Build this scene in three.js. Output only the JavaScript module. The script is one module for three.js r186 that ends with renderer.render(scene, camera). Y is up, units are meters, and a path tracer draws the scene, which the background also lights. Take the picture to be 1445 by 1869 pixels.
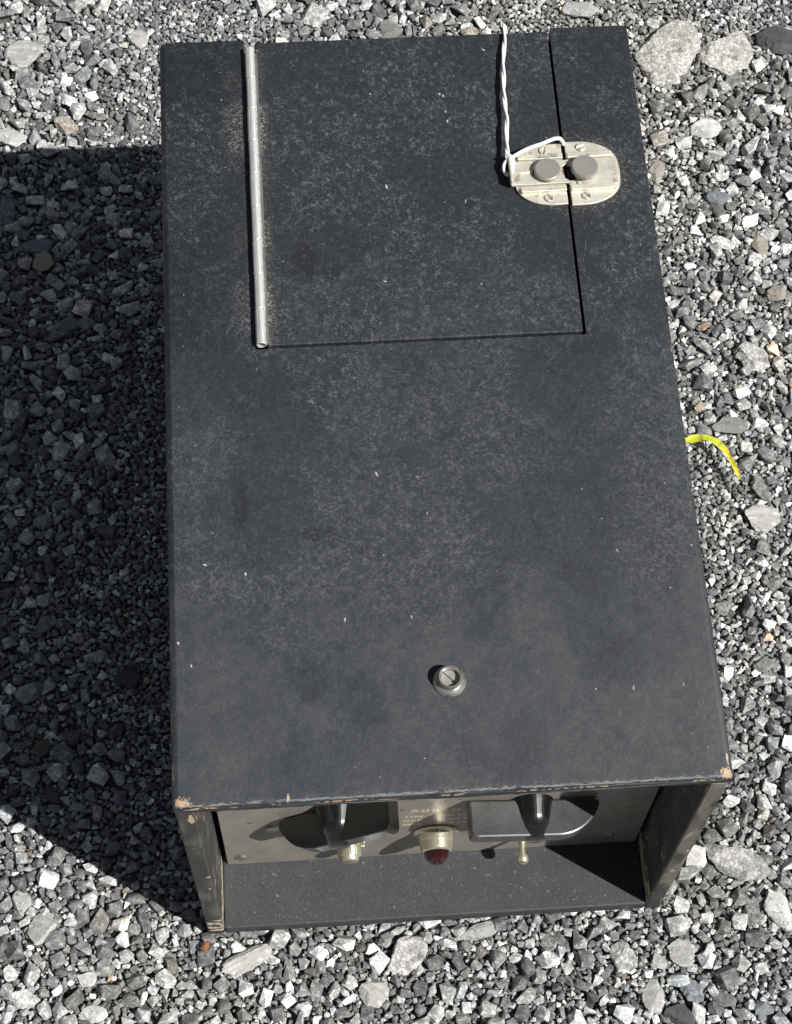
import * as THREE from 'three';
import { RoundedBoxGeometry } from 'three/addons/geometries/RoundedBoxGeometry.js';
import { ConvexGeometry } from 'three/addons/geometries/ConvexGeometry.js';
import { mergeGeometries, mergeVertices, toCreasedNormals } from 'three/addons/utils/BufferGeometryUtils.js';

// ------------------------------------------------------------------ camera, sky, sun, exposure
const scene = new THREE.Scene();
const camera = new THREE.PerspectiveCamera(28.991, 792 / 1024, 0.01, 60);
camera.position.set(-0.0519, 0.9571, 0.4161);
camera.rotation.order = 'YXZ';
camera.rotation.set(-1.12755, -0.10333, 0.04338);

const SUN = new THREE.Vector3(0.539, 0.763, 0.358).normalize();
{ // clear daylight sky: blue overhead, paler to the horizon, whiter towards the sun
  const w = 256, h = 128, d = new Float32Array(w * h * 4);
  for (let j = 0; j < h; j++) for (let i = 0; i < w; i++) {
    const el = ((j + 0.5) / h - 0.5) * Math.PI, az = ((i + 0.5) / w - 0.5) * 2 * Math.PI;
    const dir = new THREE.Vector3(Math.cos(el) * Math.cos(az), Math.sin(el), Math.cos(el) * Math.sin(az));
    const up = Math.max(0, dir.y), k = Math.pow(1 - up, 3), s = Math.pow(Math.max(0, dir.dot(SUN)), 12);
    const o = (j * w + i) * 4;
    d[o] = 0.070 + 0.090 * k + 0.06 * s; d[o + 1] = 0.080 + 0.089 * k + 0.06 * s; d[o + 2] = 0.100 + 0.084 * k + 0.056 * s; d[o + 3] = 1;
  }
  const sky = new THREE.DataTexture(d, w, h, THREE.RGBAFormat, THREE.FloatType);
  sky.mapping = THREE.EquirectangularReflectionMapping; sky.magFilter = THREE.LinearFilter; sky.needsUpdate = true;
  scene.background = sky; scene.environment = sky;
}
const sun = new THREE.DirectionalLight(new THREE.Color(1, 0.978, 0.94), 4.6);
sun.position.copy(SUN).multiplyScalar(3); sun.castShadow = true; sun.shadow.radius = 1;
sun.shadow.mapSize.set(4096, 4096);
Object.assign(sun.shadow.camera, { left: -0.9, right: 0.9, top: 0.9, bottom: -0.9, near: 0.5, far: 6 });
scene.add(sun, sun.target);

const renderer = new THREE.WebGLRenderer({ antialias: true });
renderer.setSize(792, 1024);
renderer.toneMapping = THREE.LinearToneMapping;
renderer.toneMappingExposure = 1.4;
renderer.shadowMap.enabled = true;

// ------------------------------------------------------------------ helpers
function rng(seed) { let a = seed >>> 0; return () => { a = (a + 0x6D2B79F5) >>> 0; let t = a; t = Math.imul(t ^ (t >>> 15), t | 1); t ^= t + Math.imul(t ^ (t >>> 7), t | 61); return ((t ^ (t >>> 14)) >>> 0) / 4294967296; }; }
const hash2 = (x, y, s) => { let h = Math.imul(x, 374761393) ^ Math.imul(y, 668265263) ^ Math.imul(s, 1274126177); h = Math.imul(h ^ (h >>> 13), 1274126177); return ((h ^ (h >>> 16)) >>> 0) / 4294967296; };
function vn(x, y, s = 1) { // value noise 0..1
  const xi = Math.floor(x), yi = Math.floor(y); let fx = x - xi, fy = y - yi; fx = fx * fx * (3 - 2 * fx); fy = fy * fy * (3 - 2 * fy);
  const a = hash2(xi, yi, s), b = hash2(xi + 1, yi, s), c = hash2(xi, yi + 1, s), d = hash2(xi + 1, yi + 1, s);
  return a + (b - a) * fx + (c - a) * fy + (a - b - c + d) * fx * fy;
}
const fbm = (x, y, s, o = 4) => { let v = 0, a = 0.5, t = 0; for (let i = 0; i < o; i++) { v += a * vn(x, y, s + i); t += a; a *= 0.5; x = x * 2.03 + 7.1; y = y * 2.03 + 3.7; } return v / t; };
const sstep = (a, b, x) => { const t = Math.min(1, Math.max(0, (x - a) / (b - a))); return t * t * (3 - 2 * t); };
const mix = (a, b, t) => a + (b - a) * t;
const enc = v => { v = Math.min(1, Math.max(0, v)); return Math.round(255 * (v <= 0.0031308 ? v * 12.92 : 1.055 * Math.pow(v, 1 / 2.4) - 0.055)); };
function colorTex(w, h, fn, rep = true) { // fn(px, py, out) gives linear colour; row 0 lies at v = 0
  const d = new Uint8Array(w * h * 4), c = [0, 0, 0];
  for (let j = 0; j < h; j++) for (let i = 0; i < w; i++) { fn(i, j, c); const o = (j * w + i) * 4; d[o] = enc(c[0]); d[o + 1] = enc(c[1]); d[o + 2] = enc(c[2]); d[o + 3] = 255; }
  return finish(new THREE.DataTexture(d, w, h), rep, true);
}
function grayTex(w, h, fn, rep = true) {
  const d = new Uint8Array(w * h * 4);
  for (let j = 0; j < h; j++) for (let i = 0; i < w; i++) { const v = Math.round(255 * Math.min(1, Math.max(0, fn(i, j)))), o = (j * w + i) * 4; d[o] = d[o + 1] = d[o + 2] = v; d[o + 3] = 255; }
  return finish(new THREE.DataTexture(d, w, h), rep, false);
}
function finish(t, rep, srgb) { t.magFilter = THREE.LinearFilter; t.minFilter = THREE.LinearMipmapLinearFilter; t.generateMipmaps = true; if (rep) t.wrapS = t.wrapT = THREE.RepeatWrapping; if (srgb) t.colorSpace = THREE.SRGBColorSpace; t.needsUpdate = true; return t; }

function mesh(name, geo, mat, parent = scene) {
  const m = new THREE.Mesh(geo, mat); m.name = name; m.castShadow = m.receiveShadow = true; parent.add(m); return m;
}
function uvBy(geo, fn) { // own texture coordinates per corner from position and face direction, in metres
  const g = geo.index ? geo.toNonIndexed() : geo, p = g.attributes.position, n = g.attributes.normal, uv = new Float32Array(p.count * 2);
  for (let i = 0; i < p.count; i++) { const r = fn(p.getX(i), p.getY(i), p.getZ(i), n.getX(i), n.getY(i), n.getZ(i)); uv[2 * i] = r[0]; uv[2 * i + 1] = r[1]; }
  g.setAttribute('uv', new THREE.BufferAttribute(uv, 2)); return g;
}
const boxUV = (geo, s = 1) => uvBy(geo, (x, y, z, a, b, c) => { a = Math.abs(a); b = Math.abs(b); c = Math.abs(c); return a > b && a > c ? [z * s, y * s] : b > c ? [x * s, z * s] : [x * s, y * s]; });
function bx(x0, x1, y0, y1, z0, z1, r = 0.0006) {
  const g = new RoundedBoxGeometry(x1 - x0, y1 - y0, z1 - z0, 2, Math.min(r, (x1 - x0) / 2.1, (y1 - y0) / 2.1, (z1 - z0) / 2.1));
  g.translate((x0 + x1) / 2, (y0 + y1) / 2, (z0 + z1) / 2); return g;
}
function lathe(pts, seg = 32) { return new THREE.LatheGeometry(pts.map(p => new THREE.Vector2(Math.max(p[0], 1e-5), p[1])), seg); }
const creased = (g, a = 0.6) => toCreasedNormals(g, a);
function extr(shape, depth, bevel = 0.0003, curve = 12) {
  const g = new THREE.ExtrudeGeometry(shape, { depth: depth - 2 * bevel, bevelEnabled: true, bevelThickness: bevel, bevelSize: bevel, bevelOffset: -bevel, bevelSegments: 2, curveSegments: curve });
  g.translate(0, 0, bevel); return g;
}
// sweep of a cross-section profile(inset) -> [[x, y], ...] through stations [z, inset, edge]
function loft(profile, stations, wear) {
  const rings = stations.map(([z, inset, edge]) => profile(inset).map(([x, y]) => { const q = wear && edge ? wear(x, y, edge) : [0, 0, 0]; return [x + q[0], y + q[1], z + q[2]]; }));
  const n = rings[0].length, pos = [], idx = [];
  for (const r of rings) for (const p of r) pos.push(...p);
  for (let s = 0; s + 1 < rings.length; s++) for (let i = 0; i < n; i++) { const a = s * n + i, b = s * n + (i + 1) % n; idx.push(a, a + n, b, b, a + n, b + n); }
  const tri = THREE.ShapeUtils.triangulateShape(rings[0].map(p => new THREE.Vector2(p[0], p[1])), []);
  for (const [end, ring] of [[0, 0], [1, rings.length - 1]]) { const base = pos.length / 3; for (const p of rings[ring]) pos.push(...p); for (const t of tri) end ? idx.push(base + t[0], base + t[1], base + t[2]) : idx.push(base + t[0], base + t[2], base + t[1]); }
  let g = new THREE.BufferGeometry(); g.setAttribute('position', new THREE.Float32BufferAttribute(pos, 3)); g.setIndex(idx);
  return toCreasedNormals(g, 0.7);
}

// ------------------------------------------------------------------ sizes of the box (metres)
const W = 0.2216, L = 0.372, H = 0.2102, XW = W / 2, ZF = L / 2, ZB = -L / 2;
const TB = 0.0088, TW = 0.0085, PANEL_Z = 0.154;
const SLIT = 0.0727, DOOR_X0 = -0.0662, DOOR_X1 = 0.0721, DOOR_Z1 = -0.0196, NOTCH_Z = -0.0178;

// ------------------------------------------------------------------ materials
const TU = 0.24, TV = 0.42; // the painted top sheet, unrolled over the edges: x -0.12..0.12, z -0.2..0.22
const topUV = (x, y, z, nx, ny, nz) => {
  const xx = x + Math.sign(x) * Math.max(0, H - y) * (Math.abs(nx) > 0.3 ? 0.7 : 0);
  const zz = Math.abs(nz) > 0.3 ? z + Math.sign(z) * Math.max(0, H - y) : z;
  return [(xx + 0.12) / TU, (zz + 0.2) / TV];
};
const TWPX = 860, THPX = 1505;
const R0 = rng(77), specks = [];
for (let i = 0; i < 95; i++) { const x = (R0() - 0.5) * 0.216, z = (R0() - 0.5) * 0.36; specks.push([x, z, 0.00012 + 0.00032 * R0() * R0(), R0() * 6.28, R0() < 0.25 ? 3.5 : 1.2, 0.25 + 0.5 * R0()]); }
for (const [x, z] of [[0.020, -0.149], [0.0205, -0.140], [0.0185, -0.150], [0.021, -0.1345], [-0.079, 0.088], [-0.107, 0.117], [-0.102, 0.127]]) specks.push([x, z, 0.00042, 1.4, 1.8, 0.55]);
const speckMap = new Float32Array(TWPX * THPX);
for (const [x, z, r, a, e, v] of specks) {
  const cx = (x + 0.12) / TU * TWPX, cz = (z + 0.2) / TV * THPX, k = TWPX / TU, R = r * k * e + 2;
  for (let j = Math.floor(cz - R); j <= cz + R; j++) for (let i = Math.floor(cx - R); i <= cx + R; i++) {
    if (i < 0 || j < 0 || i >= TWPX || j >= THPX) continue;
    const dx = (i - cx) / k, dz = (j - cz) / k, u = dx * Math.cos(a) + dz * Math.sin(a), w = -dx * Math.sin(a) + dz * Math.cos(a);
    const q = Math.hypot(u / (r * e), w / r) + 0.5 * (vn(i * 0.4, j * 0.4, 5) - 0.5);
    if (q < 1.2) speckMap[j * TWPX + i] = Math.max(speckMap[j * TWPX + i], v * (1 - sstep(0.6, 1.2, q)));
  }
}
for (let k = 0; k < 46; k++) { // fine scratches, mostly lengthwise, and scuffs by the door
  const near = k > 34, ang = near ? 2.6 + 0.5 * (R0() - 0.5) : Math.PI / 2 + (R0() - 0.5) * 0.9, len = near ? 0.003 + 0.004 * R0() : 0.003 + 0.016 * R0() * R0(), x0 = near ? 0.055 + 0.012 * R0() : (R0() - 0.5) * 0.2, z0 = near ? -0.013 + 0.004 * R0() : -0.17 + 0.34 * R0(), bow = (R0() - 0.5) * 0.25, str = 0.02 + 0.07 * R0() * R0();
  const n = Math.ceil(len / TU * TWPX * 1.5); for (let i = 0; i <= n; i++) { const t = i / n, x = x0 + Math.cos(ang + bow * t) * len * t, z = z0 + Math.sin(ang + bow * t) * len * t, pi = Math.round((x + 0.12) / TU * TWPX), pj = Math.round((z + 0.2) / TV * THPX); if (pi > 0 && pj > 0 && pi < TWPX && pj < THPX && vn(i * 0.25, k, 99) > 0.3) speckMap[pj * TWPX + pi] = Math.max(speckMap[pj * TWPX + pi], str); }
}
// bare wood where paint broke off: [x, z along the unrolled sheet, half length x, half length z]
const chips = [[-0.1070, 0.1842, 0.0036, 0.0024], [-0.103, 0.1895, 0.0035, 0.0007], [0.1078, 0.1852, 0.0032, 0.0032], [0.109, 0.178, 0.0006, 0.003], [-0.0655, 0.1845, 0.0006, 0.0020], [-0.0265, 0.1900, 0.0062, 0.0006],
  [-0.1115, 0.172, 0.0005, 0.005], [-0.1118, 0.118, 0.0005, 0.002], [-0.112, 0.15, 0.0004, 0.006], [-0.0865, 0.1895, 0.0018, 0.0004], [0.111, -0.01, 0.0004, 0.002], [0.1110, 0.06, 0.0003, 0.002]];
const topMap = colorTex(TWPX, THPX, (i, j, c) => {
  const x = i / TWPX * TU - 0.12, z = j / THPX * TV - 0.2, mx = x * 1000, mz = z * 1000;
  // paint, slightly blue black, with faint lengthwise brushing
  let b = 0.015 + 0.004 * (vn(mx * 2.2, mz * 0.25, 11) - 0.5) + 0.009 * (hash2(i, j, 3) - 0.5);
  // settled dust: squiggles and grains gathered in patches; finer lint lies over the door end, the front end was wiped
  const cover = sstep(0.36, 0.62, fbm(mx * 0.03 + 4, mz * 0.03, 31, 4));
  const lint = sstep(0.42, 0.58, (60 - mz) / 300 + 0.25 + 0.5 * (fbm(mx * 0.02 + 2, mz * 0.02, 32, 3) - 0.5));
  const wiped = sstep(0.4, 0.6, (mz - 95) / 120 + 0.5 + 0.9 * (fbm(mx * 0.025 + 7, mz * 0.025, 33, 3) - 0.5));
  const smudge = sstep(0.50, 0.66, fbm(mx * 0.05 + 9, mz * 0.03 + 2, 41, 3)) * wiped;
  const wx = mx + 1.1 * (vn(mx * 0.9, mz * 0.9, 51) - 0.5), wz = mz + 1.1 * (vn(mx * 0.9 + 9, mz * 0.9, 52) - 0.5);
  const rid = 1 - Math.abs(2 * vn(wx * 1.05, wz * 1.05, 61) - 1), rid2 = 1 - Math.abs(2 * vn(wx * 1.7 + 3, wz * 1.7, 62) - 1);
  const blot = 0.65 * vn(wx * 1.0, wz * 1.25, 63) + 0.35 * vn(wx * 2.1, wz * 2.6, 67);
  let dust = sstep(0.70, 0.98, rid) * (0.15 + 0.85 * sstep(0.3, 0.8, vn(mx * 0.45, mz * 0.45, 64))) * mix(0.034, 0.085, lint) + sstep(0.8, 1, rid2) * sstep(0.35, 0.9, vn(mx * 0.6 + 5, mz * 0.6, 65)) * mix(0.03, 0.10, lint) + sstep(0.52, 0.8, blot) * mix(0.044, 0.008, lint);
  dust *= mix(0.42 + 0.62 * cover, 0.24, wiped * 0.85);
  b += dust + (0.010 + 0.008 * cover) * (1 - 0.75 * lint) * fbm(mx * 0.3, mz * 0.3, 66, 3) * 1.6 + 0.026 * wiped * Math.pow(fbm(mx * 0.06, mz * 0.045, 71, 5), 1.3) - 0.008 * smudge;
  // wiped finger marks
  for (const [sx, sz, rx, rz] of [[-48, -62, 7, 9], [-36, -55, 5, 5], [-48, 72, 9, 4], [-30, 80, 3.4, 2.2], [-24, 80, 2.6, 2.2], [-55, 136, 9, 10], [-33, 146, 10, 13], [-80, 55, 4, 12]]) {
    const q = Math.hypot((mx - sx) / rx, (mz - sz) / rz) + 0.8 * (fbm(mx * 0.35, mz * 0.35, 81, 3) - 0.5);
    if (q < 1.1) b -= 0.014 * (1 - sstep(0.55, 1.1, q)); 
  }
  b = Math.max(0.012, b);
  b *= 0.76; const tint = sstep(0.016, 0.045, b); let r = b * mix(0.82, 0.94, tint), g = b, bl = b * mix(1.24, 1.08, tint); // blue-black paint, neutral dust
  // brown grit along the hinge
  const hd = Math.exp(-Math.pow((mx + 64.6) / 2.2, 2)) + 0.7 * Math.exp(-Math.pow((mx + 76) / 5, 2)) * (mz > -170 && mz < -110 ? 1 : 0.25);
  if (mz < -19 && mz > -180) { const gr = hd * sstep(0.48, 0.8, vn(mx * 2.2, mz * 2.2, 91)) * (0.25 + sstep(0.35, 0.75, vn(3, mz * 0.11, 92))); r += 0.15 * gr; g += 0.13 * gr; bl += 0.10 * gr; }
  const ld = Math.exp(-Math.pow((Math.hypot((mx - 76) * 0.85, mz + 103) - 20) / 2.2, 2)) * sstep(0.6, 0.9, vn(mx * 2, mz * 2, 93)); r += 0.1 * ld; g += 0.085 * ld; bl += 0.05 * ld;
  // worn arris at the front: rubbed paint plus a painted-in grey edge highlight, broken away to bare wood in places
  const fz = mz - 186 + 0.35 * (vn(mx * 0.6, 2, 101) - 0.5) + 0.5 * (vn(mx * 3, 5, 102) - 0.5);
  if (fz > -2.4) {
    const rubGlint = (1 - sstep(0.25, 0.9, Math.abs(fz + 0.2))) * sstep(0.32, 0.62, fbm(mx * 0.35, mz * 1.6, 103, 4) + 0.1 * sstep(-80, -20, mx)) + 0.8 * (1 - sstep(0.1, 0.5, Math.abs(fz + 1.1))) * sstep(0.55, 0.7, fbm(mx * 0.5, mz * 2.2, 107, 3));
    r += 0.15 * rubGlint; g += 0.155 * rubGlint; bl += 0.155 * rubGlint;
    const strip = fz - 2.6 + 1.4 * (vn(mx * 0.25, 8, 104) - 0.5), broken = sstep(0.46, 0.56, fbm(mx * 0.09, 1, 105, 3) + 0.13 * sstep(20, 60, mx)) * sstep(0.35, 0.5, vn(mx * 0.8, mz * 0.6, 106));
    const bare = (1 - sstep(0.75, 1.0, Math.abs(strip))) * broken; r = mix(r, 0.52, bare); g = mix(g, 0.37, bare); bl = mix(bl, 0.25, bare);
  }
  for (const [qx, qz, hx, hz] of chips) {
    const dx = (x - qx) / hx, dz = (z - qz) / hz; if (Math.abs(dx) > 1.6 || Math.abs(dz) > 1.6) continue;
    const q = Math.hypot(dx, dz) + 1.5 * (fbm(mx * 1.3, mz * 1.3, 111, 4) - 0.5);
    const t = 1 - sstep(0.8, 0.95, q), k = 0.75 + 0.5 * vn(mx * 3, mz * 3, 112); r = mix(r, 0.42 * k, t); g = mix(g, 0.30 * k, t); bl = mix(bl, 0.205 * k, t);
  }
  // two fine scratches in the paint
  const sc = Math.abs((mx - 28) - 0.27 * (mz - 20) - 3 * Math.sin(mz * 0.045)) ; if (mz > 14 && mz < 74 && sc < 0.35) { r *= 0.6; g *= 0.6; bl *= 0.6; }
  const s = speckMap[j * TWPX + i]; r += s * 0.8; g += s * 0.78; bl += s * 0.74;
  c[0] = r; c[1] = g; c[2] = bl;
}, false);
const topBump = grayTex(430, 752, (i, j) => 0.5 + 0.5 * (fbm(i * 0.8, j * 0.25, 7, 3) - 0.5) + 0.3 * (hash2(i, j, 9) - 0.5), false);
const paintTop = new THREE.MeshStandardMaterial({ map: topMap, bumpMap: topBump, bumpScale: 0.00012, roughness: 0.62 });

const wallMap = colorTex(1024, 1024, (i, j, c) => { // 0.21 m square: worn black paint over wood
  const mx = i / 1024 * 210, my = j / 1024 * 210;
  let b = 0.036 + 0.02 * (fbm(mx * 0.55, my * 0.09, 131, 4) - 0.5) + 0.012 * (hash2(i, j, 4) - 0.5);
  const dirt = sstep(0.45, 0.75, fbm(mx * 0.12, my * 0.05, 141, 4)) * (0.5 + 0.5 * vn(mx * 1.4, my * 0.3, 142));
  let r = b + 0.085 * dirt, g = b + 0.077 * dirt, bl = b + 0.058 * dirt;
  const scr = sstep(0.9, 0.985, 1 - Math.abs(2 * vn(mx * 0.55 + 0.1 * Math.sin(my * 0.05), my * 0.018, 151) - 1)) * sstep(0.5, 0.75, vn(mx * 0.2, my * 0.07, 152)); r += 0.16 * scr; g += 0.15 * scr; bl += 0.11 * scr;
  const ch = sstep(0.80, 0.86, fbm(mx * 0.35, my * 0.2, 161, 3) + 0.12 * sstep(190, 206, my)); r = mix(r, 0.5, ch); g = mix(g, 0.4, ch); bl = mix(bl, 0.27, ch);
  if (mx > 117 && mx < 136) { const rubbed = sstep(0.42, 0.58, fbm(mx * 0.12, my * 0.035, 167, 4)) * (0.6 + 0.4 * vn(mx * 1.2, my * 0.4, 168)); r += 0.13 * rubbed; g += 0.115 * rubbed; bl += 0.085 * rubbed; }
  { const q = Math.hypot((mx - 65.5) / 1.6, (my - 193) / 8) + 0.9 * (fbm(mx * 0.9, my * 0.5, 166, 3) - 0.5), t = 1 - sstep(0.6, 0.75, q); r = mix(r, 0.52, t); g = mix(g, 0.40, t); bl = mix(bl, 0.27, t); }
  if (my > 7 && my < 30 && mx > 30 && mx < 68) { const low = sstep(0.44, 0.52, fbm(mx * 0.2, my * 0.45, 165, 3) + 0.014 * (15 - my)); r = mix(r, 0.55, low); g = mix(g, 0.49, low); bl = mix(bl, 0.36, low); }
  c[0] = r; c[1] = g; c[2] = bl;
});
const paintWall = new THREE.MeshStandardMaterial({ map: wallMap, roughness: 0.55 });
const wallUV = (x, y, z, nx, ny, nz) => Math.abs(nx) > Math.max(Math.abs(ny), Math.abs(nz)) ? [(z + 0.3) / 0.21, y / 0.21] : Math.abs(ny) > Math.abs(nz) ? [x / 0.21, z / 0.21] : [(x + 0.2 + Math.sign(x) * 0.03) / 0.21, y / 0.21];

const floorMap = colorTex(1024, 1024, (i, j, c) => { // 0.21 m: black paint with short streaks and pale specks
  const mx = i / 1024 * 210, my = j / 1024 * 210;
  let b = 0.026 + 0.018 * sstep(0.4, 0.8, fbm(mx * 2.4, my * 1.1, 171, 3)) + 0.012 * fbm(mx * 0.1, my * 0.1, 172, 3) + 0.012 * (hash2(i, j, 6) - 0.5);
  const s = sstep(0.90, 0.96, vn(mx * 1.1, my * 1.1, 173)) * vn(mx * 0.3, my * 0.3, 174); b += 0.22 * s + 0.02 * sstep(0.8, 1, 1 - Math.abs(2 * vn(mx * 1.9, my * 0.8, 175) - 1)) * vn(mx * 0.2, my * 0.2, 176);
  c[0] = b * 0.96; c[1] = b; c[2] = b * 1.05;
});
const paintFloor = new THREE.MeshStandardMaterial({ map: floorMap, roughness: 0.6 });

// control panel: dark dusty plate with gold lettering
const PX0 = -0.0995, PX1 = 0.1005, PY0 = 0.009, PY1 = 0.2;
function panelTexture() {
  const w = 1400, h = 1336, cv = document.createElement('canvas'); cv.width = w; cv.height = h; const g = cv.getContext('2d');
  const im = g.createImageData(w, h);
  for (let j = 0; j < h; j++) for (let i = 0; i < w; i++) {
    const mx = i / 7, my = j / 7; let b = 0.245 + 0.11 * (fbm(mx * 0.12, my * 0.1, 181, 4) - 0.5) + 0.03 * (fbm(mx * 1.2, my * 1.2, 182, 3) - 0.5) + 0.012 * (hash2(i, j, 8) - 0.5);
    const sp = sstep(0.78, 0.86, fbm(mx * 0.22 + 3, my * 0.22, 183, 3)); b *= 1 - 0.55 * sp;
    const o = (j * w + i) * 4; im.data[o] = enc(b * 1.06); im.data[o + 1] = enc(b * 0.96); im.data[o + 2] = enc(b * 0.84); im.data[o + 3] = 255;
  }
  g.putImageData(im, 0, 0);
  const X = x => (x - PX0) / (PX1 - PX0) * w, Y = y => (PY1 - y) / (PY1 - PY0) * h;
  // black printed name plate area with the lettering
  g.textBaseline = 'middle'; g.textAlign = 'center'; g.fillStyle = 'rgb(214,200,168)';
  const put = (s, x, y, size, b = true) => { g.font = (b ? 'bold ' : '') + Math.round(size * 7000) + 'px sans-serif'; g.fillText(s, X(x), Y(y)); };
  [...'AUDIO'].forEach((s, k) => put(s, -0.0101 + k * 0.0048, 0.0815 - k * 0.0004, 0.0062));
  const row = (s, y) => [...s].forEach((ch, k) => ch !== ' ' && put(ch, -0.0136 + k * 0.00305, y - k * 0.0001, 0.0044));
  row('ION   WITH', 0.0727); row('OPE  A OPE', 0.0665); row('MOD  A IOE', 0.0603);
  const t = new THREE.CanvasTexture(cv); t.colorSpace = THREE.SRGBColorSpace; t.anisotropy = 8; return t;
}
const panelMat = new THREE.MeshStandardMaterial({ map: panelTexture(), roughness: 0.36, metalness: 0.1 });

const latchMap = colorTex(256, 256, (i, j, c) => { const b = 1.05 - 0.34 * fbm(i * 0.05, j * 0.02, 191, 4) - 0.16 * vn(i * 0.02, j * 0.6, 192) - 0.3 * sstep(0.68, 0.8, fbm(i * 0.06, j * 0.06, 193, 3)); c[0] = b; c[1] = b * 0.985; c[2] = b * 0.93; });
latchMap.repeat.set(18, 18);
const latchRough = grayTex(256, 256, (i, j) => 0.72 + 0.4 * (fbm(i * 0.06, j * 0.06, 195, 3) - 0.5)); latchRough.repeat.set(18, 18);
const nickel = new THREE.MeshStandardMaterial({ color: new THREE.Color(0.90, 0.875, 0.79), map: latchMap, roughnessMap: latchRough, roughness: 0.58, metalness: 0.5 });
const steelMap = colorTex(256, 256, (i, j, c) => { const b = 1.02 - 0.4 * sstep(0.3, 0.8, vn(i * 0.30, j * 0.012, 201)) - 0.2 * fbm(i * 0.05, j * 0.05, 202, 3); c[0] = b; c[1] = b; c[2] = b * 0.985; }); steelMap.repeat.set(25, 25);
const buttonMetal = new THREE.MeshStandardMaterial({ color: new THREE.Color(0.36, 0.345, 0.315), roughnessMap: latchRough, roughness: 0.6, metalness: 0.5 });
const steel = new THREE.MeshStandardMaterial({ color: new THREE.Color(0.97, 0.97, 0.96), map: steelMap, roughness: 0.33, metalness: 0.55 });
const lockSteel = new THREE.MeshStandardMaterial({ color: new THREE.Color(0.66, 0.66, 0.64), map: latchMap, roughness: 0.3, metalness: 0.85 });
const brass = new THREE.MeshStandardMaterial({ color: new THREE.Color(0.80, 0.76, 0.62), map: latchMap, roughness: 0.36, metalness: 0.8 });
const bakelite = new THREE.MeshPhysicalMaterial({ color: new THREE.Color(0.006, 0.006, 0.006), roughness: 0.26, clearcoat: 1, clearcoatRoughness: 0.14 });
const dustyMap = colorTex(256, 256, (i, j, c) => { const b = 0.02 + 0.035 * fbm(i * 0.04, j * 0.04, 211, 4) + 0.02 * vn(i * 0.3, j * 0.3, 212); c[0] = b; c[1] = b; c[2] = b; }); dustyMap.repeat.set(22, 22);
const dustyBakelite = new THREE.MeshPhysicalMaterial({ map: dustyMap, roughness: 0.38, clearcoat: 0.35, clearcoatRoughness: 0.25 });
const jewelGlass = new THREE.MeshPhysicalMaterial({ color: new THREE.Color(0.022, 0.0030, 0.0014), roughness: 0.08, clearcoat: 1, clearcoatRoughness: 0.03 });
const cordMap = colorTex(64, 64, (i, j, c) => { const b = 0.78 - 0.14 * vn(i * 0.5, j * 0.5, 221); c[0] = b; c[1] = b; c[2] = b * 0.98; });
const cotton = new THREE.MeshStandardMaterial({ map: cordMap, roughness: 0.95 });

// ------------------------------------------------------------------ ground and gravel
const soilMap = colorTex(512, 512, (i, j, c) => { const b = 0.05 + 0.12 * Math.pow(vn(i * 0.16, j * 0.16, 301), 3) + 0.06 * Math.pow(vn(i * 0.33, j * 0.33, 302), 2) + 0.02 * (hash2(i, j, 12) - 0.5); c[0] = b * 1.03; c[1] = b; c[2] = b * 0.95; });
soilMap.repeat.set(7, 7);
{
  const g = new THREE.PlaneGeometry(12, 12, 1, 1); g.rotateX(-Math.PI / 2);
  const uv = g.attributes.uv; for (let i = 0; i < uv.count; i++) uv.setXY(i, uv.getX(i) * 12, uv.getY(i) * 12);
  const ground = mesh('ground', g, new THREE.MeshStandardMaterial({ map: soilMap, bumpMap: soilMap, bumpScale: 0.004, roughness: 0.95 }));
  ground.position.y = -0.0068; ground.userData = { kind: 'structure', label: 'dark grit bed under the grey gravel', category: 'ground' };
}
const stoneGrain = colorTex(256, 256, (i, j, c) => { // fine mineral grain and dust crust, multiplies the stone's own tone
  const a = fbm(i * 0.07, j * 0.07, 311, 4), k = hash2(i, j, 13), v = vn(i * 0.35, j * 0.35, 312);
  const b = 0.58 + 0.55 * (a - 0.5) + 0.18 * (k - 0.5) + 0.45 * (v - 0.5) + 0.42 * sstep(0.56, 0.70, a); c[0] = b; c[1] = b; c[2] = b * 0.99;
});
const gravelMat = new THREE.MeshStandardMaterial({ map: stoneGrain, roughness: 0.82 });
const crustGrain = colorTex(512, 512, (i, j, c) => { // broken faces of the larger stones: grey matrix with white crust
  const a = fbm(i * 0.022, j * 0.022, 321, 5), b2 = fbm(i * 0.09 + 5, j * 0.09, 322, 4), k = hash2(i, j, 14);
  const b = 0.58 + 0.40 * (a - 0.5) + 0.5 * sstep(0.50, 0.62, b2) * (0.3 + 0.9 * sstep(0.42, 0.6, a)) - 0.20 * sstep(0.55, 0.7, fbm(i * 0.06, j * 0.06 + 8, 323, 3)) + 0.12 * (k - 0.5); c[0] = b; c[1] = b; c[2] = b * 0.985;
});
const crustBump = grayTex(512, 512, (i, j) => 0.5 + 0.9 * (fbm(i * 0.05, j * 0.05, 331, 5) - 0.5));
const smoothGrain = colorTex(256, 256, (i, j, c) => { const b = 0.8 + 0.35 * (fbm(i * 0.03, j * 0.012, 341, 4) - 0.5) + 0.1 * (hash2(i, j, 15) - 0.5); c[0] = b; c[1] = b; c[2] = b; });
const layerGrain = colorTex(256, 256, (i, j, c) => { const w = i + 14 * (fbm(i * 0.02, j * 0.02, 351, 3) - 0.5), b = 0.72 + 0.5 * (fbm(w * 0.015, j * 0.11, 352, 4) - 0.5) + 0.4 * sstep(0.62, 0.72, fbm(w * 0.03, j * 0.05, 353, 4)) + 0.10 * (hash2(i, j, 16) - 0.5); c[0] = b; c[1] = b * 0.995; c[2] = b * 0.975; });
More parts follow.
